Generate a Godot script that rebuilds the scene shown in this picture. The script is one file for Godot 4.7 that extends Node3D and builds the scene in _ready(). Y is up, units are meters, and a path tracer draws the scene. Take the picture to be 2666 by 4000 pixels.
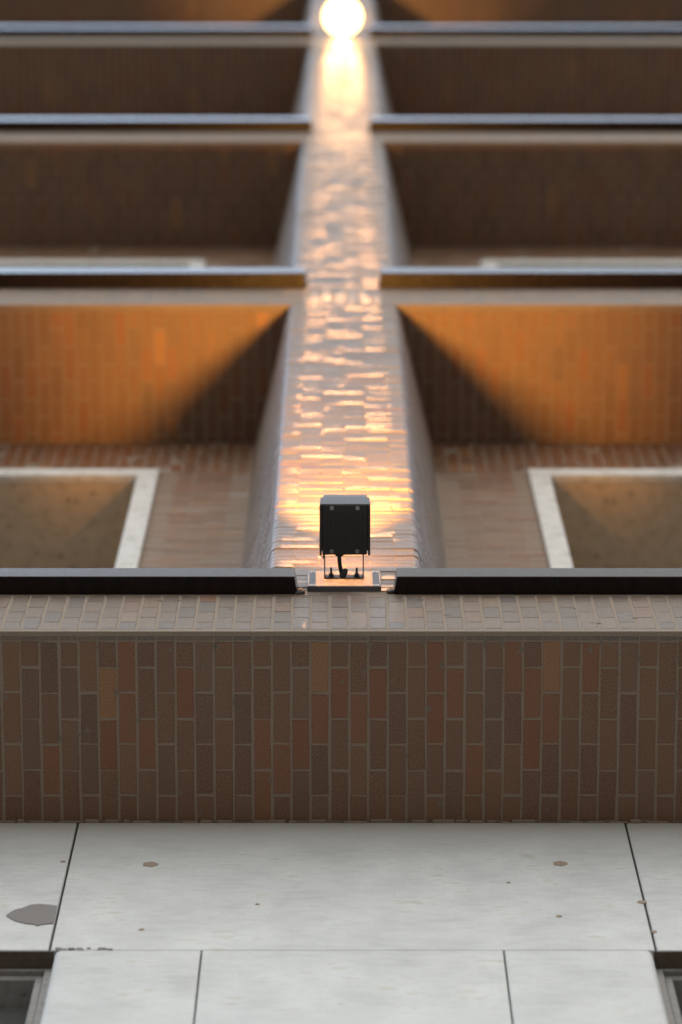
extends Node3D
# A brick facade seen from its foot, looking almost straight up along one pilaster.
# x right, y up, z out of the facade; the front plane of bands and pilaster is z = 0.

const SOFFIT := 14.1        # height of the lowest soffit
const FLOOR := 6.64         # from one band to the next
const WALL_Z := -0.745      # recessed brick wall
const STONE_Z := -0.70      # limestone wall below
const HALF := 4.6           # half length of facade that is built
const COL := 0.0677         # soffit brick pitch
const COL0 := -0.798        # a joint between two soffit bricks
const JOINT := 0.0014       # how far mortar lies behind brick faces

var rng := RandomNumberGenerator.new()
var M := {}
var tones: Array = []
var brick_meshes := {}

# ---------------------------------------------------------------- helpers
func lin(r: float, g: float, b: float) -> Color:
	return Color(r, g, b).linear_to_srgb()

func meta(o: Node, label := "", category := "", group := "", kind := "") -> Node:
	if label: o.set_meta("label", label)
	if category: o.set_meta("category", category)
	if group: o.set_meta("group", group)
	if kind: o.set_meta("kind", kind)
	return o

func new_st() -> SurfaceTool:
	var st := SurfaceTool.new()
	st.begin(Mesh.PRIMITIVE_TRIANGLES)
	st.set_smooth_group(-1)
	return st

func tri(st: SurfaceTool, a: Vector3, b: Vector3, c: Vector3, outward: Vector3) -> void:
	if (a - c).cross(a - b).dot(outward) < 0.0:
		st.add_vertex(a); st.add_vertex(c); st.add_vertex(b)
	else:
		st.add_vertex(a); st.add_vertex(b); st.add_vertex(c)

func quad(st: SurfaceTool, a: Vector3, b: Vector3, c: Vector3, d: Vector3, outward: Vector3) -> void:
	tri(st, a, b, c, outward)
	tri(st, a, c, d, outward)

func mesh_node(called: String, m: Mesh, material: Material, parent: Node = self, at := Transform3D()) -> MeshInstance3D:
	var o := MeshInstance3D.new()
	o.name = called
	o.mesh = m
	if material: o.material_override = material
	o.transform = at
	parent.add_child(o, true)
	return o

func commit(st: SurfaceTool, called: String, material: Material, parent: Node = self) -> MeshInstance3D:
	st.generate_normals()
	return mesh_node(called, st.commit(), material, parent)

func thing(called: String, at: Vector3, label: String, category: String, group := "") -> Node3D:
	var o := Node3D.new()
	o.name = called
	add_child(o, true)
	o.position = at
	meta(o, label, category, group)
	return o

# box with all twelve edges chamfered
func cbox(st: SurfaceTool, lo: Vector3, hi: Vector3, c: float, t := Transform3D()) -> void:
	var mid := (lo + hi) * 0.5
	var p := func(sx: int, sy: int, sz: int, axis: int) -> Vector3:
		var v := Vector3(hi.x if sx > 0 else lo.x, hi.y if sy > 0 else lo.y, hi.z if sz > 0 else lo.z)
		if axis != 0: v.x -= c * sx
		if axis != 1: v.y -= c * sy
		if axis != 2: v.z -= c * sz
		return t * v
	var m: Vector3 = t * mid
	for s in [-1, 1]:
		for axis in 3:
			var q := []
			for k in [[-1, -1], [1, -1], [1, 1], [-1, 1]]:
				var g := [0, 0, 0]
				g[axis] = s; g[(axis + 1) % 3] = k[0]; g[(axis + 2) % 3] = k[1]
				q.append(p.call(g[0], g[1], g[2], axis))
			quad(st, q[0], q[1], q[2], q[3], (q[0] + q[2]) * 0.5 - m)
	if c <= 0.0:
		return
	for axis in 3:
		var a1 := (axis + 1) % 3
		var a2 := (axis + 2) % 3
		for s1 in [-1, 1]:
			for s2 in [-1, 1]:
				var q := []
				for e in [[-1, a1], [1, a1], [1, a2], [-1, a2]]:
					var g := [0, 0, 0]
					g[axis] = e[0]; g[a1] = s1; g[a2] = s2
					q.append(p.call(g[0], g[1], g[2], e[1]))
				quad(st, q[0], q[1], q[2], q[3], (q[0] + q[2]) * 0.5 - m)
	for sx in [-1, 1]:
		for sy in [-1, 1]:
			for sz in [-1, 1]:
				var a: Vector3 = p.call(sx, sy, sz, 0)
				tri(st, a, p.call(sx, sy, sz, 1), p.call(sx, sy, sz, 2), a - m)

func box_node(called: String, lo: Vector3, hi: Vector3, c: float, material: Material, parent: Node = self) -> MeshInstance3D:
	var st := new_st()
	cbox(st, lo, hi, c)
	return commit(st, called, material, parent)

# cylinder / cone between two points
func tube(st: SurfaceTool, a: Vector3, b: Vector3, ra: float, rb: float, n := 16, caps := true) -> void:
	var d := (b - a).normalized()
	var u := d.cross(Vector3(0.3, 0.9, 0.17)).normalized()
	var v := d.cross(u)
	for i in n:
		var t0 := TAU * i / n
		var t1 := TAU * (i + 1) / n
		var r0 := u * cos(t0) + v * sin(t0)
		var r1 := u * cos(t1) + v * sin(t1)
		quad(st, a + r0 * ra, a + r1 * ra, b + r1 * rb, b + r0 * rb, r0 + r1)
		if caps:
			tri(st, a, a + r0 * ra, a + r1 * ra, -d)
			tri(st, b, b + r0 * rb, b + r1 * rb, d)

# tube along points, with a radius for each
func hose(st: SurfaceTool, pts: Array, radii: Array, n := 14) -> void:
	st.set_smooth_group(1)
	var rings := []
	for i in pts.size():
		var d: Vector3 = (pts[mini(i + 1, pts.size() - 1)] - pts[maxi(i - 1, 0)]).normalized()
		var u := d.cross(Vector3(0, 1, 0.1)).normalized()
		var v := d.cross(u)
		var ring := []
		for k in n:
			ring.append(pts[i] + (u * cos(TAU * k / n) + v * sin(TAU * k / n)) * radii[i])
		rings.append(ring)
	for i in pts.size() - 1:
		for k in n:
			var l := (k + 1) % n
			quad(st, rings[i][k], rings[i][l], rings[i + 1][l], rings[i + 1][k], rings[i][k] + rings[i][l] - pts[i] * 2.0)
	st.set_smooth_group(-1)

# a brick: face w x h at local z = 0 looking along +z, worn arrises, slightly irregular outline
func brick_shape(st: SurfaceTool, w: float, h: float, c: float, seed_: int, t := Transform3D(), deep := 0.018, face := 0.0) -> void:
	var r := RandomNumberGenerator.new()
	r.seed = seed_ * 7919 + 13
	var o := []
	var f := []
	for s in [[-1, -1], [1, -1], [1, 1], [-1, 1]]:
		var j := Vector3(r.randf_range(-1, 1), r.randf_range(-1, 1), 0) * 0.0018
		var cc := c * r.randf_range(0.6, 1.6)
		o.append(Vector3(s[0] * w / 2, s[1] * h / 2, -c) + j)
		f.append(Vector3(s[0] * (w / 2 - cc), s[1] * (h / 2 - cc), r.randf_range(-face, face)) + j)
	var out_ := t.basis * Vector3(0, 0, 1)
	var mid := Vector3(0, 0, -deep)
	# front face as a fan round a centre that is a touch off, so that its gloss is not that of a mirror
	var centre := Vector3(r.randf_range(-0.2, 0.2) * w, r.randf_range(-0.2, 0.2) * h, r.randf_range(-face, face))
	for i in 4:
		var k := (i + 1) % 4
		tri(st, t * centre, t * f[i], t * f[k], out_)
		quad(st, t * f[i], t * f[k], t * o[k], t * o[i], t.basis * ((o[i] + o[k]) * 0.5 - mid))
		var bi := Vector3(o[i].x, o[i].y, -deep)
		var bk := Vector3(o[k].x, o[k].y, -deep)
		quad(st, t * o[i], t * o[k], t * bk, t * bi, t.basis * ((o[i] + o[k]) * 0.5 * Vector3(1, 1, 0)))

func brick_mesh(w: float, h: float, c: float, variant: int, face := 0.0) -> Mesh:
	var key := "%.4f %.4f %d %.4f" % [w, h, variant, face]
	if not brick_meshes.has(key):
		var st := new_st()
		brick_shape(st, w, h, c, variant, Transform3D(), 0.018, face)
		st.generate_normals()
		brick_meshes[key] = st.commit()
	return brick_meshes[key]

# quarter-round brick along an edge: local x along the edge; rounds from +z face to -y face
func nosing_shape(st: SurfaceTool, w: float, rad: float, leg: float, t: Transform3D) -> void:
	var prof := []
	prof.append(Vector2(0.0, leg))
	for i in 7:
		var a := PI / 2 * i / 6.0
		prof.append(Vector2(-rad + rad * cos(a), rad - rad * sin(a)))
	prof.append(Vector2(-leg, 0.0))
	var hw := w / 2
	st.set_smooth_group(1)
	for i in prof.size() - 1:
		var p: Vector2 = prof[i]
		var q: Vector2 = prof[i + 1]
		var n := Vector3(0, -(leg - (p.y + q.y) / 2), (leg + (p.x + q.x) / 2))
		quad(st, t * Vector3(-hw, p.y, p.x), t * Vector3(hw, p.y, p.x), t * Vector3(hw, q.y, q.x), t * Vector3(-hw, q.y, q.x), t.basis * n)
	st.set_smooth_group(-1)
	for s in [-1, 1]:
		for i in prof.size() - 1:
			var p: Vector2 = prof[i]
			var q: Vector2 = prof[i + 1]
			tri(st, t * Vector3(s * hw, leg, -leg), t * Vector3(s * hw, p.y, p.x), t * Vector3(s * hw, q.y, q.x), t.basis * Vector3(s, 0, 0))

# a brick from an outer face, where rain and dust have greyed it
func pick_weathered() -> int:
	return 16 + pick_tone() % 8

func pick_tone() -> int:
	var x := rng.randf()
	var acc := 0.0
	for i in tones.size():
		acc += tones[i][1]
		if x < acc:
			return i
	return 0

# collects joined bricks by tone and commits them as one mesh of several surfaces
class Joined:
	var sts := {}

func joined_st(j: Joined, tone: int, host: Node) -> SurfaceTool:
	if not j.sts.has(tone):
		j.sts[tone] = new_st()
	return j.sts[tone]

func joined_commit(j: Joined, called: String, parent: Node, stuff := true) -> MeshInstance3D:
	var am := ArrayMesh.new()
	var keys := j.sts.keys()
	keys.sort()
	for k in keys:
		j.sts[k].generate_normals()
		j.sts[k].commit(am)
		am.surface_set_material(am.get_surface_count() - 1, tones[k][0])
	var o := mesh_node(called, am, null, parent)
	if stuff: o.set_meta("kind", "stuff")
	return o

# ---------------------------------------------------------------- materials
func noise_tex(size: int, freq: float, octaves: int, seed_: int, lo: Color, hi: Color, type := FastNoiseLite.TYPE_SIMPLEX_SMOOTH, stops: Array = []) -> NoiseTexture2D:
	var n := FastNoiseLite.new()
	n.noise_type = type
	n.frequency = freq
	n.fractal_octaves = octaves
	n.seed = seed_
	var t := NoiseTexture2D.new()
	t.width = size; t.height = size
	t.seamless = true
	t.noise = n
	var g := Gradient.new()
	g.set_color(0, lo); g.set_color(1, hi)
	for s in stops:
		g.add_point(s[0], s[1])
	t.color_ramp = g
	return t

# honed limestone: faint clouds, thin level streaks, pits and a few rusty specks
func stone_texture() -> ImageTexture:
	var cloud := FastNoiseLite.new(); cloud.seed = 4; cloud.frequency = 1.0; cloud.fractal_octaves = 4
	var streak := FastNoiseLite.new(); streak.seed = 8; streak.frequency = 1.0; streak.fractal_octaves = 3
	var pit := FastNoiseLite.new(); pit.seed = 12; pit.frequency = 1.0; pit.fractal_octaves = 2
	var n := 1024
	var im := Image.create(n, n, false, Image.FORMAT_RGB8)
	for y in n:
		for x in n:
			var b := TAU * x / n
			# wrapped in x so that the repeat has no seam
			var cx := cos(b)
			var sx := sin(b)
			var yy := y / float(n)
			var edge := clampf(minf(yy, 1.0 - yy) * 8.0, 0.0, 1.0)
			var c := cloud.get_noise_3d(cx * 1.1, sx * 1.1, yy * 6.0) * edge
			var s := streak.get_noise_3d(cx * 2.2, sx * 2.2, yy * 46.0) * edge
			var p := pit.get_noise_3d(cx * 40.0, sx * 40.0, yy * 250.0)
			var v := 0.95 + 0.075 * c + 0.05 * s + 0.05 * p
			var stain := clampf((s - 0.20) * 2.6, 0.0, 1.0) * clampf((c + 0.15) * 3.0, 0.0, 1.0)
			var rust := clampf((p - 0.52) * 5.0, 0.0, 1.0)
			im.set_pixel(x, y, Color(v - 0.10 * stain - 0.05 * rust, v - 0.115 * stain - 0.09 * rust, v - 0.15 * stain - 0.15 * rust))
	return ImageTexture.create_from_image(im)

func mat(color: Color, rough: float, metal := 0.0, tex: Texture2D = null, scale := Vector3.ONE, bump: Texture2D = null, bump_cm := 0.0, rough_tex: Texture2D = null) -> StandardMaterial3D:
	var m := StandardMaterial3D.new()
	m.albedo_color = color
	m.roughness = rough
	m.metallic = metal
	m.albedo_texture = tex
	if rough_tex:
		m.roughness_texture = rough_tex
	if bump:
		m.heightmap_enabled = true
		m.heightmap_texture = bump
		m.heightmap_scale = bump_cm
	if tex or bump or rough_tex:
		m.uv1_triplanar = true
		m.uv1_world_triplanar = true
		m.uv1_scale = scale
	return m

func make_materials() -> void:
	var w := Color.WHITE
	var speck := noise_tex(1024, 0.045, 5, 3, Color(0.42, 0.40, 0.38), w, FastNoiseLite.TYPE_SIMPLEX_SMOOTH, [[0.28, Color(0.76, 0.74, 0.72)], [0.6, Color(0.92, 0.91, 0.9)]])
	var grain := noise_tex(1024, 0.09, 4, 9, Color.BLACK, w)
	var rough := noise_tex(512, 0.02, 4, 15, Color(0.72, 0.72, 0.72), w)
	var brick_tones := [
		[lin(0.258, 0.138, 0.073), 0.33], [lin(0.240, 0.130, 0.071), 0.23], [lin(0.272, 0.150, 0.080), 0.16],
		[lin(0.248, 0.145, 0.084), 0.11], [lin(0.290, 0.132, 0.063), 0.07], [lin(0.218, 0.130, 0.078), 0.05],
		[lin(0.278, 0.118, 0.056), 0.03], [lin(0.370, 0.190, 0.080), 0.02],
	]
	for b in brick_tones:
		tones.append([mat(b[0], 0.52, 0.0, speck, Vector3(3.1, 3.1, 3.1), grain, 0.07, rough), b[1] * 0.6])
	for b in brick_tones:
		var darker := Color(b[0].r * 0.95, b[0].g * 0.945, b[0].b * 0.94)
		tones.append([mat(darker, 0.48, 0.0, speck, Vector3(2.3, 2.3, 2.3), grain, 0.09, rough), b[1] * 0.4])
	for c in [[0.222, 0.172, 0.136], [0.205, 0.162, 0.132], [0.240, 0.178, 0.136], [0.190, 0.160, 0.138], [0.255, 0.170, 0.120], [0.180, 0.155, 0.138], [0.270, 0.150, 0.098], [0.275, 0.200, 0.140]]:
		tones.append([mat(lin(c[0], c[1], c[2]), 0.50, 0.0, speck, Vector3(2.7, 2.7, 2.7), grain, 0.09, rough), 0.0])
	M.mortar = mat(lin(0.40, 0.325, 0.252), 0.9, 0.0, speck, Vector3(5, 5, 5), grain, 0.14)
	var vein := stone_texture()
	M.stone = mat(lin(0.60, 0.615, 0.595), 0.6, 0.0, vein, Vector3(0.5, 0.5, 0.5), grain, 0.03, rough)
	M.stone_joint = mat(lin(0.10, 0.09, 0.08), 0.95, 0.0, speck, Vector3(6, 6, 6))
	M.patch = mat(lin(0.28, 0.27, 0.265), 0.9, 0.0, speck, Vector3(9, 9, 9), grain, 0.05)
	M.plug = mat(lin(0.38, 0.31, 0.235), 0.85, 0.0, speck, Vector3(9, 9, 9))
	var tarnish := noise_tex(1024, 0.012, 5, 33, Color(0.55, 0.62, 0.62), Color(1.0, 0.86, 0.86), FastNoiseLite.TYPE_SIMPLEX_SMOOTH, [[0.45, Color(0.82, 0.80, 0.84)]])
	M.rail = mat(lin(0.018, 0.012, 0.010), 0.22, 0.0, tarnish, Vector3(1.6, 1.6, 1.6), grain, 0.02, rough)
	M.rail.metallic_specular = 0.33
	M.body = mat(lin(0.040, 0.048, 0.060), 0.45, 0.0, speck, Vector3(14, 14, 14), grain, 0.02)
	M.plate = mat(lin(0.10, 0.105, 0.115), 0.5, 0.1, null, Vector3(9, 9, 9), grain, 0.03)
	M.paint = mat(lin(0.030, 0.030, 0.032), 0.45, 0.0, speck, Vector3(14, 14, 14), grain, 0.02)
	M.bracket = mat(lin(0.028, 0.028, 0.030), 0.5)
	M.steel = mat(lin(0.42, 0.40, 0.37), 0.38, 0.85)
	M.rubber = mat(lin(0.018, 0.018, 0.018), 0.6)
	M.sealant = mat(lin(0.09, 0.088, 0.086), 0.6, 0.0, speck, Vector3(20, 20, 20), grain, 0.1)
	var blot := noise_tex(1024, 0.010, 5, 55, Color(0.50, 0.46, 0.42), w, FastNoiseLite.TYPE_SIMPLEX_SMOOTH, [[0.12, Color(0.72, 0.69, 0.66)], [0.20, Color(0.90, 0.89, 0.87)], [0.5, Color(0.95, 0.945, 0.94)]])
	M.plaster = mat(lin(0.64, 0.50, 0.35), 0.85, 0.0, blot, Vector3(1.1, 1.1, 1.1), grain, 0.05)
	M.trim = mat(lin(0.66, 0.66, 0.62), 0.6, 0.0, blot, Vector3(0.9, 0.9, 0.9), grain, 0.03)
	M.frame = mat(lin(0.05, 0.045, 0.04), 0.5, 0.3)
	M.worn_frame = mat(lin(0.25, 0.245, 0.235), 0.55, 0.0, blot, Vector3(2.2, 2.2, 2.2), grain, 0.05)
	M.glass = StandardMaterial3D.new()
	M.glass.transparency = BaseMaterial3D.TRANSPARENCY_ALPHA
	M.glass.albedo_color = Color(0.6, 0.63, 0.62, 0.12)
	M.glass.roughness = 0.03
	M.smear = mat(lin(0.27, 0.225, 0.18), 0.85, 0.0, speck, Vector3(6, 6, 6), grain, 0.1)
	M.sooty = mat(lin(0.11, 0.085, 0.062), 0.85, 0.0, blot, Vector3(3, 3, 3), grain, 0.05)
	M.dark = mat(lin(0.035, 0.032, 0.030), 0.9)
	M.paving = mat(lin(0.16, 0.122, 0.088), 0.85, 0.0, speck, Vector3(0.6, 0.6, 0.6))
	M.glow = StandardMaterial3D.new()
	M.glow.albedo_color = Color(1.0, 0.9, 0.75)
	M.glow.emission_enabled = true
	M.glow.emission = Color(1.0, 0.80, 0.52)
	M.glow.emission_energy_multiplier = 5.0

# ---------------------------------------------------------------- brick bands
# colours of single soffit bricks of the lowest band, counted from COL0: [column, row] -> tone
const MARKED := {
	Vector2i(0, 0): 4, Vector2i(3, 1): 6, Vector2i(-1, 1): 7, Vector2i(-1, 2): 6, Vector2i(7, 2): 4, Vector2i(8, 2): 4, Vector2i(9, 2): 6,
	Vector2i(10, 0): 7, Vector2i(10, 1): 4, Vector2i(11, 1): 6, Vector2i(12, 1): 4, Vector2i(13, 1): 6, Vector2i(16, 0): 6, Vector2i(16, 1): 6,
	Vector2i(17, 1): 4, Vector2i(20, 0): 4, Vector2i(21, 1): 4, Vector2i(21, 2): 6, Vector2i(22, 0): 7, Vector2i(24, 0): 4, Vector2i(18, 2): 4,
	Vector2i(-3, 1): 5, Vector2i(-2, 2): 5, Vector2i(2, 0): 1, Vector2i(4, 0): 3, Vector2i(5, 0): 0, Vector2i(15, 0): 0, Vector2i(19, 1): 5,
}

func jitter(t: Transform3D, tilt: float, proud: float) -> Transform3D:
	var b := t.basis * Basis.from_euler(Vector3(rng.randf_range(-tilt, tilt), rng.randf_range(-tilt, tilt), rng.randf_range(-0.006, 0.006)))
	return Transform3D(b, t.origin + t.basis.z * rng.randf_range(-proud, proud))

func make_band(k: int, label: String, single_half: float) -> void:
	var y0 := SOFFIT + FLOOR * k
	var root := thing("brick_band", Vector3(0, y0, 0), label, "brick band", "brick bands between storeys")
	var core := box_node("mortar_core", Vector3(-HALF, JOINT, -1.1), Vector3(HALF, 0.60, -JOINT), 0.002, M.mortar, root)
	core.set_meta("label", "mortar bed behind the bricks")
	var soffit := Node3D.new(); soffit.name = "soffit"; root.add_child(soffit)
	var front := Node3D.new(); front.name = "front_face"; root.add_child(front)
	var nose := Node3D.new(); nose.name = "nosing"; root.add_child(nose)
	var far_soffit := Joined.new()
	var far_front := Joined.new()
	var far_nose := Joined.new()
	var n_soffit := 0
	var n_front := 0
	var n_nose := 0
	var down := Basis(Vector3(1, 0, 0), Vector3(0, 0, 1), Vector3(0, -1, 0))
	var depth := -WALL_Z
	if k == 0: depth = -STONE_Z
	var cols := int(HALF / COL) + 2
	var order := []
	for c in range(-cols, cols * 2):
		var x := COL0 + COL * (c + 0.5)
		if absf(x) < HALF - 0.03: order.append([absf(x), c, x])
	order.sort_custom(func(a, b): return a[0] < b[0])
	for e in order:
		var c: int = e[1]
		var x: float = e[2] + rng.randf_range(-0.0012, 0.0012)
		var alone: bool = e[0] < single_half
		# soffit: long bricks running back from the nosing, every second column half a brick behind
		var z := -0.037
		var row := 0
		var first := 0.188 if posmod(c, 2) == 0 else 0.096
		while z > -depth + 0.012:
			var len_ := first if row == 0 else 0.188
			len_ = minf(len_, z + depth)
			if len_ > 0.02:
				var tone := pick_tone()
				if k == 0 and MARKED.has(Vector2i(c, row)): tone = MARKED[Vector2i(c, row)]
				elif k == 0 and tone % 8 >= 6: tone = rng.randi_range(0, 3)
				var bl := snappedf(len_, 0.002) - 0.0065
				var t := jitter(Transform3D(down, Vector3(x, 0, z - len_ / 2 + rng.randf_range(-0.002, 0.002))), 0.004, 0.0006)
				if alone and n_soffit < 300:
					mesh_node("brick", brick_mesh(COL - 0.0075, bl, 0.0024, rng.randi_range(0, 5)), tones[tone][0], soffit, t)
					n_soffit += 1
				else:
					brick_shape(joined_st(far_soffit, tone, root), COL - 0.0075, bl, 0.0024, rng.randi(), t)
			z -= len_
			row += 1
		# front: upright bricks with wide upright joints, butted end to end
		var y := 0.037
		row = 0
		while y < 0.49:
			var len_ := 0.143
			if row == 0: len_ = 0.085 if posmod(c, 2) == 0 else 0.150
			len_ = minf(len_, 0.495 - y)
			if len_ > 0.015:
				var t := jitter(Transform3D(Basis(), Vector3(x, y + len_ / 2, 0)), 0.006, 0.0005)
				var tone := pick_weathered()
				var bl := snappedf(len_, 0.002) - 0.0022
				if alone and n_front < 300:
					mesh_node("brick", brick_mesh(COL - 0.0105, bl, 0.0020, rng.randi_range(0, 5)), tones[tone][0], front, t)
					n_front += 1
				else:
					brick_shape(joined_st(far_front, tone, root), COL - 0.0105, bl, 0.0020, rng.randi(), t)
			y += len_
			row += 1
		var nt := jitter(Transform3D(Basis(), Vector3(x, -0.0005, 0.0005)), 0.003, 0.0006)
		var ntone := 16 + rng.randi_range(0, 3)
		if alone and n_nose < 300:
			var st := new_st()
			nosing_shape(st, COL - 0.0045, 0.029, 0.034, nt)
			commit(st, "nosing_brick", tones[ntone][0], nose)
			n_nose += 1
		else:
			nosing_shape(joined_st(far_nose, ntone, root), COL - 0.0045, 0.029, 0.034, nt)
	joined_commit(far_soffit, "brick_courses", soffit)
	joined_commit(far_front, "brick_courses", front)
	joined_commit(far_nose, "nosing_course", nose)
	if k == 0:
		# ragged mortar squeezed out where the soffit meets the limestone
		var st := new_st()
		var x := -HALF
		while x < HALF:
			var w := rng.randf_range(0.02, 0.09)
			if rng.randf() < 0.75:
				var hgt := rng.randf_range(0.004, 0.014)
				cbox(st, Vector3(x, -hgt, -depth - 0.004), Vector3(x + w, 0.004, -depth + rng.randf_range(0.004, 0.013)), 0.003)
			x += w + rng.randf_range(0.0, 0.02)
		commit(st, "mortar_fillet", M.mortar, root).set_meta("kind", "stuff")
		# thin smears and splashes of mortar left on the brick
		var sm := new_st()
		for i in 70:
			var on_front := i % 5 == 0
			var c := Vector3(rng.randf_range(-1.4, 1.4), -0.0010, -0.05 - 0.62 * pow(rng.randf(), 0.8))
			if on_front: c = Vector3(rng.randf_range(-1.4, 1.4), rng.randf_range(0.06, 0.45), 0.0010)
			elif i % 3 == 0: c.z = rng.randf_range(-0.07, -0.042)
			var size := rng.randf_range(0.004, 0.013)
			var ph := rng.randf() * 6.0
			var n := 11
			for a in n:
				var p := []
				for q in [a, (a + 1) % n]:
					var rad := size * (0.75 + 0.35 * sin(q * 1.7 + ph) + 0.2 * sin(q * 3.1 + ph * 2.0))
					var d := Vector2(cos(TAU * q / n), sin(TAU * q / n)) * rad
					p.append(c + (Vector3(d.x, d.y * 1.3, 0) if on_front else Vector3(d.x, 0, d.y * 1.5)))
				var out_ := Vector3(0, 0, 1) if on_front else Vector3(0, -1, 0)
				tri(sm, c, p[0], p[1], out_)
				quad(sm, p[0], p[1], p[1] - out_ * 0.004, p[0] - out_ * 0.004, p[0] - c)
		commit(sm, "mortar_smears", M.smear, root).set_meta("kind", "stuff")

# ---------------------------------------------------------------- pilaster
func end_brick(st: SurfaceTool, x0: float, x1: float, h: float, side: int, t: Transform3D) -> void:
	# a face brick whose outer upright edge is rounded; side: -1 left, 1 right
	var prof := []
	var r := 0.030
	if side > 0:
		prof.append(Vector2(x0, 0))
		for i in 6:
			var a := PI / 2 * i / 5.0 * 0.86
			prof.append(Vector2(x1 - r + r * sin(a), -r + r * cos(a)))
		prof.append(Vector2(x1 + 0.012, -0.055))
	else:
		prof.append(Vector2(x0 - 0.012, -0.055))
		for i in 6:
			var a := PI / 2 * (5 - i) / 5.0 * 0.86
			prof.append(Vector2(x0 + r - r * sin(a), -r + r * cos(a)))
		prof.append(Vector2(x1, 0))
	var c := 0.0016
	var mid := Vector3((x0 + x1) / 2, 0, -0.06)
	st.set_smooth_group(2)
	for i in prof.size() - 1:
		var p: Vector2 = prof[i]
		var q: Vector2 = prof[i + 1]
		var n := Vector3((p.x + q.x) / 2, 0, (p.y + q.y) / 2) - mid
		quad(st, t * Vector3(p.x, -h / 2 + c, p.y), t * Vector3(q.x, -h / 2 + c, q.y), t * Vector3(q.x, h / 2 - c, q.y), t * Vector3(p.x, h / 2 - c, p.y), t.basis * n)
	st.set_smooth_group(-1)
	for s in [-1, 1]:
		for i in prof.size() - 1:
			var p: Vector2 = prof[i]
			var q: Vector2 = prof[i + 1]
			var pi_ := p + Vector2((mid.x - p.x) * 0.02, -c)
			var qi := q + Vector2((mid.x - q.x) * 0.02, -c)
			quad(st, t * Vector3(p.x, s * (h / 2 - c), p.y), t * Vector3(q.x, s * (h / 2 - c), q.y), t * Vector3(qi.x, s * h / 2, qi.y), t * Vector3(pi_.x, s * h / 2, pi_.y), t.basis * Vector3(0, s, 0.3))
			tri(st, t * Vector3(mid.x, s * h / 2, mid.z), t * Vector3(pi_.x, s * h / 2, pi_.y), t * Vector3(qi.x, s * h / 2, qi.y), t.basis * Vector3(0, s, 0))

const PIL := 0.285
const PIL_BACK := 0.468

func make_pilaster(k: int, label: String, singles: int) -> void:
	var y0 := SOFFIT + FLOOR * k + 0.495
	var y1 := SOFFIT + FLOOR * (k + 1)
	var root := thing("brick_pilaster", Vector3(0, y0, 0), label, "pilaster", "pilaster lifts between the bands")
	var hgt := y1 - y0
	var st := new_st()
	var plan := [Vector2(-PIL_BACK + 0.004, WALL_Z - 0.05), Vector2(-PIL - 0.004, -0.05), Vector2(-PIL + 0.022, -0.0022), Vector2(PIL - 0.022, -0.0022), Vector2(PIL + 0.004, -0.05), Vector2(PIL_BACK - 0.004, WALL_Z - 0.05)]
	for i in plan.size():
		var p: Vector2 = plan[i]
		var q: Vector2 = plan[(i + 1) % plan.size()]
		quad(st, Vector3(p.x, 0, p.y), Vector3(q.x, 0, q.y), Vector3(q.x, hgt, q.y), Vector3(p.x, hgt, p.y), Vector3((p.x + q.x) / 2, 0, (p.y + q.y) / 2 + 0.4))
	commit(st, "mortar_core", M.mortar, root)
	var front := Node3D.new(); front.name = "front_face"; root.add_child(front)
	var rest := Joined.new()
	var sides := Joined.new()
	var course := 0.0600
	var n := int(round(hgt / course))
	course = hgt / n
	var made := 0
	for i in n:
		var yc := course * (i + 0.5)
		var bh := 0.0530
		var cuts := [-PIL, -0.095, 0.095, PIL] if i % 2 == 0 else [-PIL, -0.19, 0.0, 0.19, PIL]
		for j in cuts.size() - 1:
			var xa: float = cuts[j] + (0.0 if j == 0 else 0.004)
			var xb: float = cuts[j + 1] - (0.0 if j == cuts.size() - 2 else 0.004)
			var tone := pick_weathered()
			var t := jitter(Transform3D(Basis(), Vector3(0, yc + rng.randf_range(-0.0015, 0.0015), 0)), 0.0, 0.0013)
			t.basis = t.basis * Basis.from_euler(Vector3(rng.randfn(0, 0.0085), rng.randfn(0, 0.004), rng.randfn(0, 0.003)))
			var alone := made < singles
			made += 1
			if j == 0 or j == cuts.size() - 2:
				if alone:
					var s := new_st()
					end_brick(s, xa, xb, bh, -1 if j == 0 else 1, t)
					commit(s, "brick", tones[tone][0], front)
				else:
					end_brick(joined_st(rest, tone, root), xa, xb, bh, -1 if j == 0 else 1, t)
			else:
				t.origin += t.basis.x * ((xa + xb) / 2)
				if alone:
					mesh_node("brick", brick_mesh(xb - xa, bh, 0.0016, rng.randi_range(0, 7), 0.0005), tones[tone][0], front, t)
				else:
					brick_shape(joined_st(rest, tone, root), xb - xa, bh, 0.0016, rng.randi(), t, 0.018, 0.0005)
		# splayed side faces
		for s in [-1, 1]:
			var a := Vector3(s * (PIL + 0.012), 0, -0.055)
			var b := Vector3(s * PIL_BACK, 0, WALL_Z)
			var along := (b - a).normalized()
			var total := (b - a).length()
			var pos := 0.0 if i % 2 == 0 else -0.09
			while pos < total - 0.01:
				var pa := maxf(pos, 0.0)
				var pb := minf(pos + 0.188, total)
				if pb - pa > 0.02:
					var out_: Vector3 = Vector3(0, 1, 0).cross(along) * -s
					if out_.x * s < 0: out_ = -out_
					var bx: Vector3 = Vector3(0, 1, 0).cross(out_)
					var t := jitter(Transform3D(Basis(bx, Vector3(0, 1, 0), out_), a + along * (pa + pb) / 2 + Vector3(0, yc, 0)), 0.006, 0.0012)
					brick_shape(joined_st(sides, pick_weathered(), root), pb - pa - 0.008, bh, 0.0016, rng.randi(), t)
				pos += 0.188
	if rest.sts.size(): joined_commit(rest, "brick_courses", front)
	joined_commit(sides, "side_courses", root)

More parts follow.
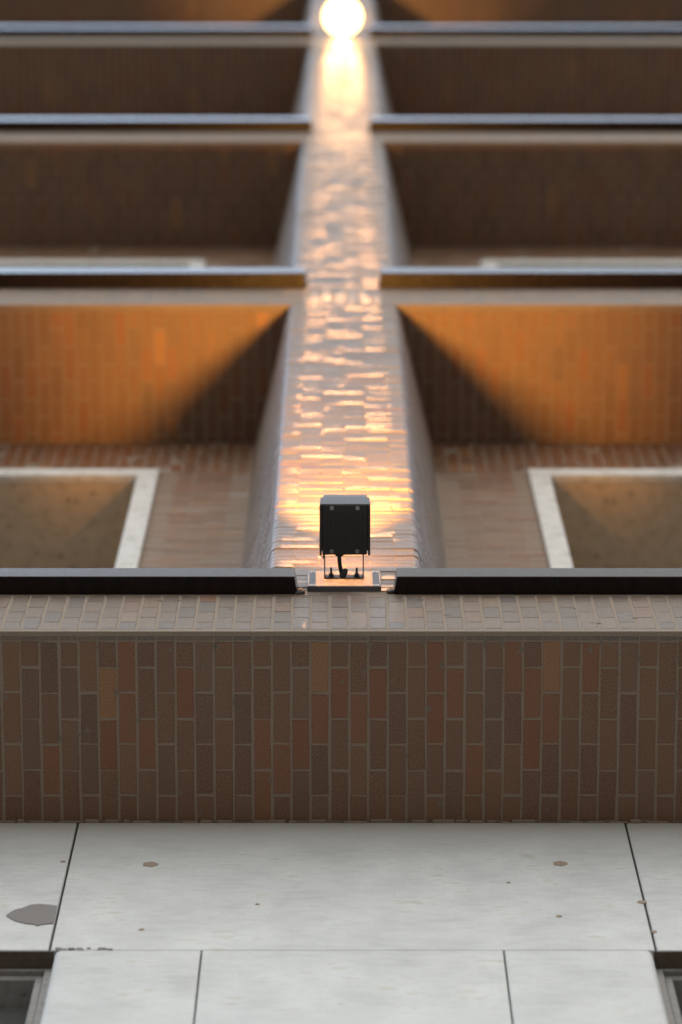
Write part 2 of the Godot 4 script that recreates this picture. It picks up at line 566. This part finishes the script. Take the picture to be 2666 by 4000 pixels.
# ---------------------------------------------------------------- recessed walls and their windows
const WIN_IN := 1.045    # jamb of the opening, from the middle
const WIN_OUT := 3.35
const WIN_HEAD := 5.788  # above the soffit below
const WIN_SILL := 1.9

func make_wall(k: int, label: String) -> void:
	var y0 := SOFFIT + FLOOR * k + 0.60
	var top := FLOOR - 0.60
	var root := thing("brick_wall", Vector3(0, y0, 0), label, "wall", "recessed brick walls")
	var head := WIN_HEAD - 0.60
	var sill := WIN_SILL - 0.60
	var zf := WALL_Z - JOINT
	var st := new_st()
	for b in [[-HALF, -WIN_OUT - 0.06, 0.0, top], [-WIN_IN + 0.06, WIN_IN - 0.06, 0.0, top], [WIN_OUT + 0.06, HALF, 0.0, top], [-WIN_OUT - 0.06, -WIN_IN + 0.06, head + 0.06, top], [WIN_IN - 0.06, WIN_OUT + 0.06, head + 0.06, top], [-WIN_OUT - 0.06, -WIN_IN + 0.06, 0.0, sill - 0.05], [WIN_IN - 0.06, WIN_OUT + 0.06, 0.0, sill - 0.05]]:
		cbox(st, Vector3(b[0], b[2], zf - 0.30), Vector3(b[1], b[3], zf), 0.0)
	commit(st, "mortar_core", M.mortar, root)
	var j := Joined.new()
	var course := 0.060
	var soldier := head + 0.157          # above this a tall upright course runs along under the soffit
	var n := int(soldier / course)
	for i in n:
		var yc := course * (i + 0.5)
		var x := -3.7 + (0.095 if i % 2 else 0.0)
		while x < 3.7:
			var a := x
			var b := x + 0.19
			x = b
			if b > -0.46 and a < 0.46: continue
			if yc > sill - 0.1 and absf((a + b) / 2) > 0.94 and absf((a + b) / 2) < WIN_OUT + 0.1: continue
			var t := jitter(Transform3D(Basis(), Vector3((a + b) / 2, yc, WALL_Z)), 0.008, 0.0015)
			brick_shape(joined_st(j, pick_tone(), root), 0.182, 0.053, 0.0016, rng.randi(), t)
	var y := course * n
	while y < top - 0.02:
		var h := minf(0.188, top - y)
		var x := -3.7
		while x < 3.7:
			if absf(x) > 0.45:
				var t := jitter(Transform3D(Basis(), Vector3(x, y + h / 2, WALL_Z)), 0.008, 0.0015)
				brick_shape(joined_st(j, pick_tone(), root), COL - 0.009, h - 0.005, 0.0014, rng.randi(), t)
			x += COL
		y += 0.188
	joined_commit(j, "brick_courses", root)
	for s in [-1, 1]:
		var win := Node3D.new(); win.name = "window"; root.add_child(win, true)
		var xi: float = s * WIN_IN
		var xo: float = s * WIN_OUT
		var z := WALL_Z
		# stone surround, in pieces: lintel, two jambs, sill
		box_node("stone_lintel", Vector3(minf(xi, xo) - 0.105, head, z - 0.024), Vector3(maxf(xi, xo) + 0.105, head + 0.154, z + 0.018), 0.004, M.trim, win)
		box_node("stone_jamb", Vector3(xi - 0.105 if s > 0 else xi, sill, z - 0.024), Vector3(xi if s > 0 else xi + 0.105, head - 0.002, z + 0.018), 0.004, M.trim, win)
		box_node("stone_jamb", Vector3(xo if s > 0 else xo - 0.105, sill, z - 0.024), Vector3(xo + 0.105 if s > 0 else xo, head - 0.002, z + 0.018), 0.004, M.trim, win)
		box_node("stone_sill", Vector3(minf(xi, xo) - 0.12, sill - 0.09, z - 0.30), Vector3(maxf(xi, xo) + 0.12, sill - 0.002, z + 0.04), 0.004, M.trim, win)
		# plastered reveal
		box_node("reveal_soffit", Vector3(minf(xi, xo), head + 0.003, z - 0.62), Vector3(maxf(xi, xo), head + 0.05, z - 0.026), 0.002, M.plaster, win)
		for q in [[xi, -s], [xo, s]]:
			var a: float = q[0]
			var b: float = q[0] + q[1] * 0.05
			box_node("reveal_side", Vector3(minf(a, b), sill, z - 0.62), Vector3(maxf(a, b), head, z - 0.026), 0.002, M.plaster, win)
		var lo := minf(xi, xo)
		var hi := maxf(xi, xo)
		var zf2 := z - 0.50
		var frame := new_st()
		cbox(frame, Vector3(lo + 0.002, head - 0.07, zf2 - 0.05), Vector3(hi - 0.002, head + 0.001, zf2), 0.004)
		cbox(frame, Vector3(lo + 0.002, sill, zf2 - 0.05), Vector3(hi - 0.002, sill + 0.07, zf2), 0.004)
		for xx in [lo + 0.037, (lo + hi) / 2, hi - 0.037]:
			cbox(frame, Vector3(xx - 0.035, sill + 0.071, zf2 - 0.049), Vector3(xx + 0.035, head - 0.071, zf2 - 0.001), 0.004)
		commit(frame, "frame", M.frame, win)
		for q in [[lo + 0.072, (lo + hi) / 2 - 0.035], [(lo + hi) / 2 + 0.035, hi - 0.072]]:
			box_node("pane", Vector3(q[0], sill + 0.071, zf2 - 0.030), Vector3(q[1], head - 0.071, zf2 - 0.024), 0.0, M.glass, win)
		box_node("blind", Vector3(lo, sill, zf2 - 0.14), Vector3(hi, head, zf2 - 0.12), 0.0, M.dark, win)

# ---------------------------------------------------------------- metal rails
func make_rail(k: int, side: int, start: float, depth: float, bottom: float, height: float, label: String) -> void:
	var y0 := SOFFIT + FLOOR * k + bottom
	var root := thing("metal_rail", Vector3(side * start, y0, 0.0), label, "metal rail", "metal rails along the brick bands")
	var st := new_st()
	var len_ := HALF - start
	# profile in (z, y): closed channel with a lip at the top and a bent lower edge
	var z0 := 0.0015
	var c := 0.004
	var prof := [Vector2(z0, 0), Vector2(depth - c, 0), Vector2(depth - c * 0.3, c * 0.3), Vector2(depth, c), Vector2(depth, height - c), Vector2(depth - c, height), Vector2(z0, height)]
	var mitre := 0.011
	var cuts := [0.0]
	var joint := 1.9 - start
	while joint < len_:
		cuts.append(joint); joint += 2.4
	cuts.append(len_)
	for n in cuts.size() - 1:
		st = new_st()
		for i in prof.size() - 1:
			var p: Vector2 = prof[i]
			var q: Vector2 = prof[i + 1]
			var out_ := Vector3(0, (p.y + q.y) / 2 - height / 2, ((p.x + q.x) / 2 - depth / 2) * 2.0)
			var f := func(v: Vector2, e: int) -> Vector3:
				var x: float = cuts[n] + (mitre * v.x / depth if n == 0 else 0.0015) if e == 0 else cuts[n + 1] - 0.0015
				return Vector3(side * x, v.y, v.x)
			quad(st, f.call(p, 0), f.call(q, 0), f.call(q, 1), f.call(p, 1), out_)
			for e in 2:
				tri(st, f.call(Vector2(z0, height / 2), e), f.call(p, e), f.call(q, e), Vector3(side * (-1 if e == 0 else 1), 0, 0))
		commit(st, "rail_section", M.rail, root)
	for x in [0.042, 0.80, 1.6, 2.4]:
		var s := new_st()
		tube(s, Vector3(side * x, height - 0.001, depth * 0.55), Vector3(side * x, height + 0.006, depth * 0.55), 0.008, 0.0065, 10)
		commit(s, "screw", M.steel, root)
	if k == 0:
		var s := new_st()
		for i in 9:
			var r := rng.randf_range(0.006, 0.013)
			var p := Vector3(-side * rng.randf_range(-0.004, 0.020), rng.randf_range(0.002, 0.05), rng.randf_range(0.001, 0.006))
			cbox(s, p - Vector3(r, r * 1.4, 0.004), p + Vector3(r, r * 1.4, r * 0.7), r * 0.35)
		commit(s, "sealant_bead", M.sealant, root)

# ---------------------------------------------------------------- floodlights
func make_floodlight(at: Vector3, label: String, power: float) -> void:
	# `at` is on the wall face, level with the lower edge of the mounting plate
	var root := thing("floodlight", at, label, "floodlight", "floodlights on the pilaster")
	var plate := box_node("mounting_plate", Vector3(-0.137, 0, -0.004), Vector3(0.133, 0.229, 0.020), 0.0035, M.plate, root)
	for p in [Vector2(-0.118, 0.014), Vector2(0.114, 0.014), Vector2(-0.118, 0.214), Vector2(0.114, 0.214)]:
		var s := new_st()
		tube(s, Vector3(p.x, p.y, 0.0195), Vector3(p.x, p.y, 0.0208), 0.0125, 0.0120, 18)
		tube(s, Vector3(p.x, p.y, 0.0208), Vector3(p.x, p.y, 0.0222), 0.0065, 0.005, 12)
		commit(s, "corner_screw", M.steel, plate)
	var y := 0.097
	var cx := -0.003
	# U bracket: a strip 50 mm wide against the plate, bent out to both sides of the housing
	var st := new_st()
	cbox(st, Vector3(cx - 0.069, y + 0.006, 0.0204), Vector3(cx + 0.069, y + 0.056, 0.0246), 0.001)
	for s in [-1, 1]:
		cbox(st, Vector3(cx + s * 0.071 - 0.0022, y + 0.006, 0.0204), Vector3(cx + s * 0.071 + 0.0022, y + 0.056, 0.175), 0.001)
		cbox(st, Vector3(cx + s * 0.067 - 0.003, y + 0.0065, 0.0222), Vector3(cx + s * 0.067 + 0.003, y + 0.0555, 0.0282), 0.0022)
	commit(st, "bracket", M.bracket, root)
	for s in [-1, 1]:
		var bx: float = cx + s * 0.047
		var b := new_st()
		tube(b, Vector3(bx, y + 0.03, 0.024), Vector3(bx, y + 0.03, 0.058), 0.0042, 0.0040, 12)
		var bolt := commit(b, "anchor_bolt", M.bracket, root)
		var nt := new_st()
		tube(nt, Vector3(bx, y + 0.03, 0.0262), Vector3(bx, y + 0.03, 0.0365), 0.0092, 0.0088, 6)
		commit(nt, "nut", M.bracket, bolt)
		var ws := new_st()
		tube(ws, Vector3(bx, y + 0.03, 0.0244), Vector3(bx, y + 0.03, 0.0264), 0.0125, 0.0125, 18)
		commit(ws, "washer", M.bracket, bolt)
	# housing: lower tray, body, and a narrower lens rim
	var zb := 0.113
	var zf := 0.303
	var hs := new_st()
	cbox(hs, Vector3(-0.080, y, zb), Vector3(0.0815, y + 0.046, zf - 0.004), 0.0015)
	cbox(hs, Vector3(-0.092, y + 0.0035, zb + 0.016), Vector3(0.0935, y + 0.0495, zf), 0.0025)
	for s in [-1, 1]:
		var x: float = 0.0007 + s * 0.0885
		cbox(hs, Vector3(x - 0.0045, y - 0.003, zb - 0.001), Vector3(x + 0.0045, y + 0.0488, zf - 0.0006), 0.001)
	var housing := commit(hs, "housing", M.paint, root)
	for i in 9:
		var x := -0.066 + 0.0165 * i
		box_node("cooling_fin", Vector3(x - 0.0022, y - 0.0022, zb + 0.028), Vector3(x + 0.0022, y + 0.001, zf - 0.03), 0.0006, M.paint, housing)
	for p in [Vector2(-0.047, zf - 0.014), Vector2(0.047, zf - 0.014), Vector2(-0.0475, zb + 0.014), Vector2(0.0455, zb + 0.014)]:
		var s := new_st()
		tube(s, Vector3(p.x, y + 0.001, p.y), Vector3(p.x, y - 0.0035, p.y), 0.0073, 0.0066, 18)
		var screw := commit(s, "housing_screw", M.steel, housing)
		var h := new_st()
		tube(h, Vector3(p.x, y - 0.0030, p.y), Vector3(p.x, y - 0.0038, p.y), 0.0034, 0.0034, 6)
		commit(h, "socket", M.bracket, screw)
	box_node("body", Vector3(-0.0905, y + 0.0515, zb + 0.004), Vector3(0.092, y + 0.128, zf - 0.0015), 0.002, M.body, root)
	box_node("lens_rim", Vector3(-0.0805, y + 0.1295, zb + 0.014), Vector3(0.082, y + 0.206, zf - 0.010), 0.003, M.plate, root)
	# bracket tabs and cable
	box_node("bracket_tab", Vector3(cx - 0.079, y - 0.002, zb - 0.014), Vector3(cx - 0.0735, y + 0.05, zb + 0.02), 0.001, M.bracket, root)
	var gl := new_st()
	tube(gl, Vector3(-0.020, y + 0.02, zb + 0.003), Vector3(-0.020, y + 0.02, zb - 0.008), 0.018, 0.0155, 8)
	commit(gl, "cable_gland", M.rubber, root)
	var pts := []
	var rad := []
	for i in 13:
		var u := i / 12.0
		pts.append(Vector3(lerpf(-0.020, -0.008, u * u), y + 0.020 - 0.004 * sin(u * PI), lerpf(zb - 0.006, 0.026, u)))
		rad.append(0.0075)
	var cb := new_st()
	hose(cb, pts, rad)
	commit(cb, "cable", M.rubber, root)
	var bt := new_st()
	hose(bt, [Vector3(-0.010, y + 0.016, 0.024), Vector3(-0.006, y + 0.016, 0.034), Vector3(0.000, y + 0.017, 0.046), Vector3(0.006, y + 0.018, 0.056)], [0.012, 0.0135, 0.012, 0.007])
	commit(bt, "cable_boot", M.sealant, root)
	# glowing lenses, each with its light just outside
	var mid := Vector3(0, 0, (zb + zf) / 2)
	box_node("lens", Vector3(-0.07, y + 0.2065, zb + 0.025), Vector3(0.07, y + 0.210, zf - 0.02), 0.0005, M.glow, root)
	var up := SpotLight3D.new()
	up.name = "uplight_beam"
	root.add_child(up)
	up.position = mid + Vector3(0, y + 0.225, 0)
	up.rotation_degrees.x = 90
	up.light_color = lin(1.0, 0.43, 0.075)
	up.light_energy = power
	up.spot_angle = 23.0
	up.spot_angle_attenuation = 1.0
	up.spot_range = 40.0
	up.spot_attenuation = 2.0
	up.light_size = 0.06
	up.shadow_enabled = true
	# stray light that leaves the lens sideways
	var spill := SpotLight3D.new()
	spill.name = "spill_light"
	root.add_child(spill)
	spill.position = mid + Vector3(0, y + 0.216, 0)
	spill.rotation_degrees.x = 90
	spill.light_color = lin(1.0, 0.42, 0.11)
	spill.light_energy = 0.28
	spill.spot_angle = 88.0
	spill.spot_angle_attenuation = 0.3
	spill.spot_range = 40.0
	spill.spot_attenuation = 2.0
	spill.light_size = 0.04
	spill.shadow_enabled = true

# the lamp high up: a box set straight on the brick, with a lens below and one on top
func make_wall_lamp(at: Vector3, label: String) -> void:
	var root := thing("wall_lamp", at, label, "wall lamp")
	var mid := Vector3(0, 0, 0.182)
	var st := new_st()
	tube(st, mid + Vector3(0, 0.012, 0), mid + Vector3(0, 0.20, 0), 0.170, 0.170, 40)
	cbox(st, Vector3(-0.06, 0.03, 0.003), Vector3(0.06, 0.18, 0.03), 0.003)
	commit(st, "housing", M.plate, root)
	var rim := new_st()
	tube(rim, mid + Vector3(0, 0.0, 0), mid + Vector3(0, 0.0115, 0), 0.174, 0.174, 40, false)
	tube(rim, mid + Vector3(0, 0.0, 0), mid + Vector3(0, 0.0115, 0), 0.166, 0.166, 40, false)
	for i in 40:
		var a := Vector3(cos(TAU * i / 40), 0, sin(TAU * i / 40))
		var b := Vector3(cos(TAU * (i + 1) / 40), 0, sin(TAU * (i + 1) / 40))
		quad(rim, mid + a * 0.166, mid + b * 0.166, mid + b * 0.174, mid + a * 0.174, Vector3(0, -1, 0))
	commit(rim, "lens_rim", M.plate, root)
	var low := new_st()
	tube(low, mid + Vector3(0, 0.004, 0), mid + Vector3(0, 0.0110, 0), 0.1655, 0.1655, 40)
	commit(low, "lower_lens", M.glow, root)
	var high := new_st()
	tube(high, mid + Vector3(0, 0.2005, 0), mid + Vector3(0, 0.205, 0), 0.14, 0.14, 40)
	commit(high, "upper_lens", M.glow, root)
	# lamp modules: one upwards, a wide one downwards, and a far-throwing one close to the wall
	for b in [["uplight_beam", Vector3(0, 0.22, 0.19), 90.0, 12.0, 22.0, lin(1.0, 0.50, 0.13)], ["downlight_beam", Vector3(0, -0.02, 0.16), -90.0, 0.5, 55.0, lin(1.0, 0.55, 0.22)],
		["downlight_beam", Vector3(-0.10, -0.02, 0.085), -89.9, 1.5, 4.5, lin(1.0, 0.47, 0.17)], ["downlight_beam", Vector3(0.10, -0.02, 0.085), -89.9, 1.5, 4.5, lin(1.0, 0.47, 0.17)],
		["downlight_beam", Vector3(-0.10, -0.02, 0.075), -90.2, 2.0, 2.0, lin(1.0, 0.47, 0.17)], ["downlight_beam", Vector3(0.10, -0.02, 0.075), -90.2, 2.0, 2.0, lin(1.0, 0.47, 0.17)],
		["downlight_beam", Vector3(-0.11, -0.02, 0.05), -92.0, 640.0, 2.34, lin(1.0, 0.41, 0.13)], ["downlight_beam", Vector3(0.11, -0.02, 0.05), -92.0, 640.0, 2.34, lin(1.0, 0.41, 0.13)]]:
		var l := SpotLight3D.new()
		l.name = b[0]
		root.add_child(l, true)
		l.position = b[1]
		l.rotation_degrees.x = b[2]
		l.light_color = b[5]
		l.light_energy = b[3]
		l.spot_angle = b[4]
		l.spot_angle_attenuation = 1.0
		l.spot_range = 60.0
		l.spot_attenuation = 2.0
		l.light_size = 0.012
		l.shadow_enabled = true

# ---------------------------------------------------------------- limestone wall
func make_limestone() -> void:
	var y1 := SOFFIT - 0.006
	var yj := SOFFIT - 1.3275
	var root := thing("limestone_wall", Vector3(0, 0, STONE_Z), "pale limestone panel wall with dark joints below the lowest brick band", "wall")
	var z := 0.0
	var g := 0.004
	box_node("joint_bed", Vector3(-HALF, yj + 0.012, -0.40), Vector3(HALF, y1 + 0.012, -0.012), 0.0, M.stone_joint, root)
	var xs := [-HALF, -2.88, -0.944, 0.992, 2.93, HALF]
	var panels := []
	for i in 5:
		panels.append(box_node("limestone_panel", Vector3(xs[i] + g, yj + g, -0.06), Vector3(xs[i + 1] - g, y1, rng.randf_range(-0.001, 0.001)), 0.003, M.stone, root))
	# pier between the windows, three slabs wide with rounded outer edges
	box_node("joint_bed", Vector3(-0.90, 9.0, -0.42), Vector3(0.95, yj + 0.008, -0.012), 0.0, M.stone_joint, root)
	var ps := [-0.926, -0.458, 0.505, 0.980]
	for i in 3:
		var st := new_st()
		var a: float = ps[i] + (0.0 if i == 0 else 0.0025)
		var b: float = ps[i + 1] - (0.0 if i == 2 else 0.0025)
		rounded_slab(st, a, b, 8.9, yj - 0.003, -0.20, 0.004, 0.024 if i == 0 else 0.005, 0.024 if i == 2 else 0.005)
		commit(st, "limestone_panel", M.stone, root)
	# the wall goes on down to the ground and beyond the windows
	for s in [-1, 1]:
		var a: float = 3.05 * s
		var b: float = HALF * s
		box_node("limestone_panel", Vector3(minf(a, b), 8.9, -0.42), Vector3(maxf(a, b), yj - g, 0.0), 0.004, M.stone, root)
	var y := 8.88
	while y > 0.3:
		var lo := maxf(y - 1.48, 0.0)
		for i in 5:
			box_node("limestone_panel", Vector3(xs[i] + g, lo + g, -0.30), Vector3(xs[i + 1] - g, y - g, rng.randf_range(-0.001, 0.001)), 0.003, M.stone, root)
		y = lo
	box_node("joint_bed", Vector3(-HALF, 0, -0.36), Vector3(HALF, 8.9, -0.012), 0.0, M.stone_joint, root)
	# small round plugs and a mortar repair beside the left joint
	for p in [Vector3(-0.665, SOFFIT - 0.47, 0.026), Vector3(0.735, SOFFIT - 0.46, 0.024), Vector3(-0.965, SOFFIT - 0.44, 0.010), Vector3(0.983, SOFFIT - 0.86, 0.016), Vector3(0.998, SOFFIT - 1.15, 0.011), Vector3(0.55, SOFFIT - 0.66, 0.007), Vector3(-0.29, SOFFIT - 0.88, 0.007), Vector3(0.70, SOFFIT - 1.0, 0.010), Vector3(-0.66, SOFFIT - 1.13, 0.009)]:
		var st := new_st()
		var n := 26
		var c := Vector3(p.x, p.y, 0.0018)
		for i in n:
			var r0: float = p.z * (1.0 + 0.10 * sin(i * 1.3 + p.x * 9.0))
			var r1: float = p.z * (1.0 + 0.10 * sin(((i + 1) % n) * 1.3 + p.x * 9.0))
			var a := c + Vector3(cos(TAU * i / n) * r0, sin(TAU * i / n) * r0, 0)
			var b := c + Vector3(cos(TAU * (i + 1) / n) * r1, sin(TAU * (i + 1) / n) * r1, 0)
			tri(st, c, a, b, Vector3(0, 0, 1))
			quad(st, a, b, b - Vector3(0, 0, 0.006), a - Vector3(0, 0, 0.006), (a + b) / 2 - c)
		commit(st, "plug", M.plug, root)
	var outline := [Vector2(-0.962, -0.905), Vector2(-0.985, -0.895), Vector2(-1.02, -0.885), Vector2(-1.05, -0.893), Vector2(-1.075, -0.925), Vector2(-1.10, -0.945), Vector2(-1.118, -0.985), Vector2(-1.122, -1.000), Vector2(-1.105, -1.03), Vector2(-1.085, -1.055), Vector2(-1.05, -1.078), Vector2(-1.022, -1.085), Vector2(-1.015, -1.10), Vector2(-0.998, -1.085), Vector2(-0.962, -1.075)]
	var st := new_st()
	var c := Vector3(-1.03, SOFFIT - 0.985, 0.004)
	for i in outline.size():
		var p: Vector2 = outline[i]
		var q: Vector2 = outline[(i + 1) % outline.size()]
		var a := Vector3(p.x + 0.012, SOFFIT + p.y, 0.004)
		var b := Vector3(q.x + 0.012, SOFFIT + q.y, 0.004)
		tri(st, c, a, b, Vector3(0, 0, 1))
		quad(st, a, b, b - Vector3(0, 0, 0.006), a - Vector3(0, 0, 0.006), (a + b) / 2 - c)
	meta(commit(st, "mortar_repair", M.patch, root), "grey mortar repair patch")
	# flaked mortar at the left end of the level joint
	var fl := new_st()
	for i in 16:
		var x := -0.92 + 0.20 * pow(rng.randf(), 1.6)
		var r := rng.randf_range(0.004, 0.014)
		var yy := yj + rng.randf_range(-0.012, 0.018)
		cbox(fl, Vector3(x - r, yy - r * 0.7, -0.002), Vector3(x + r, yy + r * 0.7, 0.0036 + rng.randf() * 0.001), 0.0015)
	commit(fl, "mortar_flakes", M.patch, root).set_meta("kind", "stuff")
	# the tall windows on either side of the pier
	for s in [-1, 1]:
		var win := Node3D.new(); win.name = "window"; root.add_child(win, true)
		var xi: float = -0.93 if s < 0 else 0.984
		var xo: float = 3.04 * s
		var lo := minf(xi, xo)
		var hi := maxf(xi, xo)
		var zf := -0.060
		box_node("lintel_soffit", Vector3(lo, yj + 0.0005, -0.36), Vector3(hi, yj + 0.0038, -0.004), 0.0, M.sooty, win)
		var f := new_st()
		cbox(f, Vector3(lo, yj - 0.016, zf - 0.05), Vector3(hi, yj - 0.0005, zf), 0.003)
		cbox(f, Vector3(lo, yj - 0.050, zf - 0.13), Vector3(hi, yj - 0.0165, zf - 0.018), 0.004)
		for xx in [lo, hi]:
			var e: float = 0.028 * (1 if xx == lo else -1)
			cbox(f, Vector3(minf(xx, xx + e), 9.0, zf - 0.05), Vector3(maxf(xx, xx + e), yj - 0.017, zf + 0.004), 0.005)
			cbox(f, Vector3(minf(xx + e, xx + e * 2.0), 9.0, zf - 0.13), Vector3(maxf(xx + e, xx + e * 2.0), yj - 0.051, zf - 0.014), 0.005)
		cbox(f, Vector3(lo, 8.9, zf - 0.05), Vector3(hi, 8.98, zf + 0.01), 0.004)
		commit(f, "frame", M.worn_frame, win)
		box_node("pane", Vector3(lo + 0.05, 8.99, zf - 0.115), Vector3(hi - 0.05, yj - 0.03, zf - 0.109), 0.0, M.glass, win)
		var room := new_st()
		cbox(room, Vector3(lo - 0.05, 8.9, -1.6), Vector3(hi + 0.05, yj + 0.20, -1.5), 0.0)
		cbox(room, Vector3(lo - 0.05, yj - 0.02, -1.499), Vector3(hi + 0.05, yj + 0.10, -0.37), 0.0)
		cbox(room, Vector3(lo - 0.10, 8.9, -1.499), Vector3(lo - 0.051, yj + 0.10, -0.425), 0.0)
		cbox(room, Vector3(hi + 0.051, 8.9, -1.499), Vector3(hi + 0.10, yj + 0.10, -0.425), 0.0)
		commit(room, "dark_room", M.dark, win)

# slab with rounded left and right upright front edges
func rounded_slab(st: SurfaceTool, xa: float, xb: float, ya: float, yb: float, zb: float, zf: float, ra: float, rb: float) -> void:
	var prof := [Vector2(xa, zb)]
	for i in 7:
		var t := PI / 2 * i / 6.0
		prof.append(Vector2(xa + ra - ra * cos(t), zf - ra + ra * sin(t)))
	for i in 7:
		var t := PI / 2 * i / 6.0
		prof.append(Vector2(xb - rb + rb * sin(t), zf - rb + rb * cos(t)))
	prof.append(Vector2(xb, zb))
	var mid := Vector3((xa + xb) / 2, 0, zb)
	var c := 0.008
	for i in prof.size() - 1:
		var p: Vector2 = prof[i]
		var q: Vector2 = prof[i + 1]
		var n := Vector3((p.x + q.x) / 2, 0, (p.y + q.y) / 2) - mid
		n.x = n.x * 0.05 if absf(p.y - q.y) < 0.0001 else n.x
		st.set_smooth_group(1)
		quad(st, Vector3(p.x, ya, p.y), Vector3(q.x, ya, q.y), Vector3(q.x, yb - c, q.y), Vector3(p.x, yb - c, p.y), n)
		st.set_smooth_group(-1)
		var pi_ := Vector2(clampf(p.x, xa + c * 0.4, xb - c * 0.4), p.y - c * 0.5)
		var qi := Vector2(clampf(q.x, xa + c * 0.4, xb - c * 0.4), q.y - c * 0.5)
		quad(st, Vector3(p.x, yb - c, p.y), Vector3(q.x, yb - c, q.y), Vector3(qi.x, yb, qi.y), Vector3(pi_.x, yb, pi_.y), n + Vector3(0, 0.1, 0))
		tri(st, Vector3(mid.x, yb, zb), Vector3(pi_.x, yb, pi_.y), Vector3(qi.x, yb, qi.y), Vector3(0, 1, 0))

# ---------------------------------------------------------------- scene
func _ready() -> void:
	rng.seed = 20240611
	var cam := Camera3D.new()
	cam.name = "camera"
	add_child(cam)
	cam.position = Vector3(-0.0137, 1.6, 3.336)
	cam.rotation_degrees = Vector3(76.9, 0, 0)
	cam.near = 0.1
	cam.far = 400.0
	var lens := CameraAttributesPhysical.new()
	lens.frustum_focal_length = 86.71
	lens.frustum_focus_distance = 12.98
	lens.exposure_aperture = 1.19
	lens.frustum_near = 0.1
	lens.frustum_far = 400.0
	cam.attributes = lens
	cam.fov = 15.76
	cam.current = true

	var sky := ProceduralSkyMaterial.new()
	sky.sky_top_color = Color(0.67, 0.75, 0.85)
	sky.sky_horizon_color = Color(0.79, 0.78, 0.76)
	sky.sky_curve = 0.25
	sky.ground_bottom_color = Color(0.25, 0.23, 0.21)
	sky.ground_horizon_color = Color(0.45, 0.42, 0.38)
	sky.sun_angle_max = 1.0
	var env := Environment.new()
	env.background_mode = Environment.BG_SKY
	env.sky = Sky.new()
	env.sky.sky_material = sky
	env.background_energy_multiplier = 2.7
	env.tonemap_mode = Environment.TONE_MAPPER_LINEAR
	env.tonemap_exposure = 1.9
	env.sdfgi_enabled = true
	env.ssao_enabled = true
	env.ssil_enabled = true
	var we := WorldEnvironment.new()
	we.name = "world_environment"
	we.environment = env
	add_child(we)

	var sun := DirectionalLight3D.new()
	sun.name = "sun"
	add_child(sun)
	sun.rotation_degrees = Vector3(-42, 15, 0)
	sun.light_energy = 0.15
	sun.light_angular_distance = 40.0
	sun.light_color = Color(1.0, 0.98, 0.95)
	sun.shadow_enabled = true

	make_materials()

	var ground := box_node("ground", Vector3(-150, -0.3, -150), Vector3(150, 0.0, 150), 0.0, M.paving)
	meta(ground, "pale paved square at the foot of the building", "ground", "", "structure")
	make_limestone()
	make_band(0, "lowest brick band, sharp, directly above the limestone wall, carrying the dark floodlight", 2.6)
	make_band(1, "second brick band up, its soffit lit orange beside dark triangular shadows", 2.4)
	make_band(2, "third brick band up, brown and out of focus, second from the top", 2.4)
	make_band(3, "fourth brick band up, very blurred, next to the glaring lamp", 0.0)
	make_band(4, "topmost brick band, only its soffit showing at the upper edge", 0.0)
	make_pilaster(0, "lowest lift of brick pilaster, rising behind the dark floodlight", 300)
	make_pilaster(1, "second lift of brick pilaster, above the orange lit soffit", 300)
	make_pilaster(2, "third lift of brick pilaster, blurred, just below the glaring lamp", 0)
	make_pilaster(3, "topmost lift of brick pilaster, washed out around the glaring lamp", 0)
	make_wall(0, "lowest recessed brick wall with two white framed windows beside the floodlight")
	make_wall(1, "second recessed brick wall, only its white window heads showing above rails")
	make_wall(2, "third recessed brick wall, hidden behind the blurred rails")
	make_wall(3, "topmost recessed brick wall, hidden behind the topmost rails")

	var places := ["lowest", "second", "third", "topmost"]
	var L := [0.172, 0.198, 0.218, 0.262]
	var R := [0.178, 0.190, 0.186, 0.232]
	for k in 4:
		var d := 0.067 if k == 0 else 0.084
		var b := 0.5145 if k == 0 else 0.505
		var h := 0.131 if k == 0 else 0.17
		make_rail(k, -1, L[k], d, b, h, "%s metal rail left of the pilaster, dark below and bluish in front" % places[k])
		make_rail(k, 1, R[k], d, b, h, "%s metal rail right of the pilaster, dark below and bluish in front" % places[k])
	make_floodlight(Vector3(0, SOFFIT + 0.559, 0), "black square floodlight on a wall plate, in sharp focus between the lowest rails", 31.0)
	make_wall_lamp(Vector3(0.0, SOFFIT + FLOOR * 3 + 0.50, 0), "glaring lit wall lamp at the top of the picture between the topmost rails")
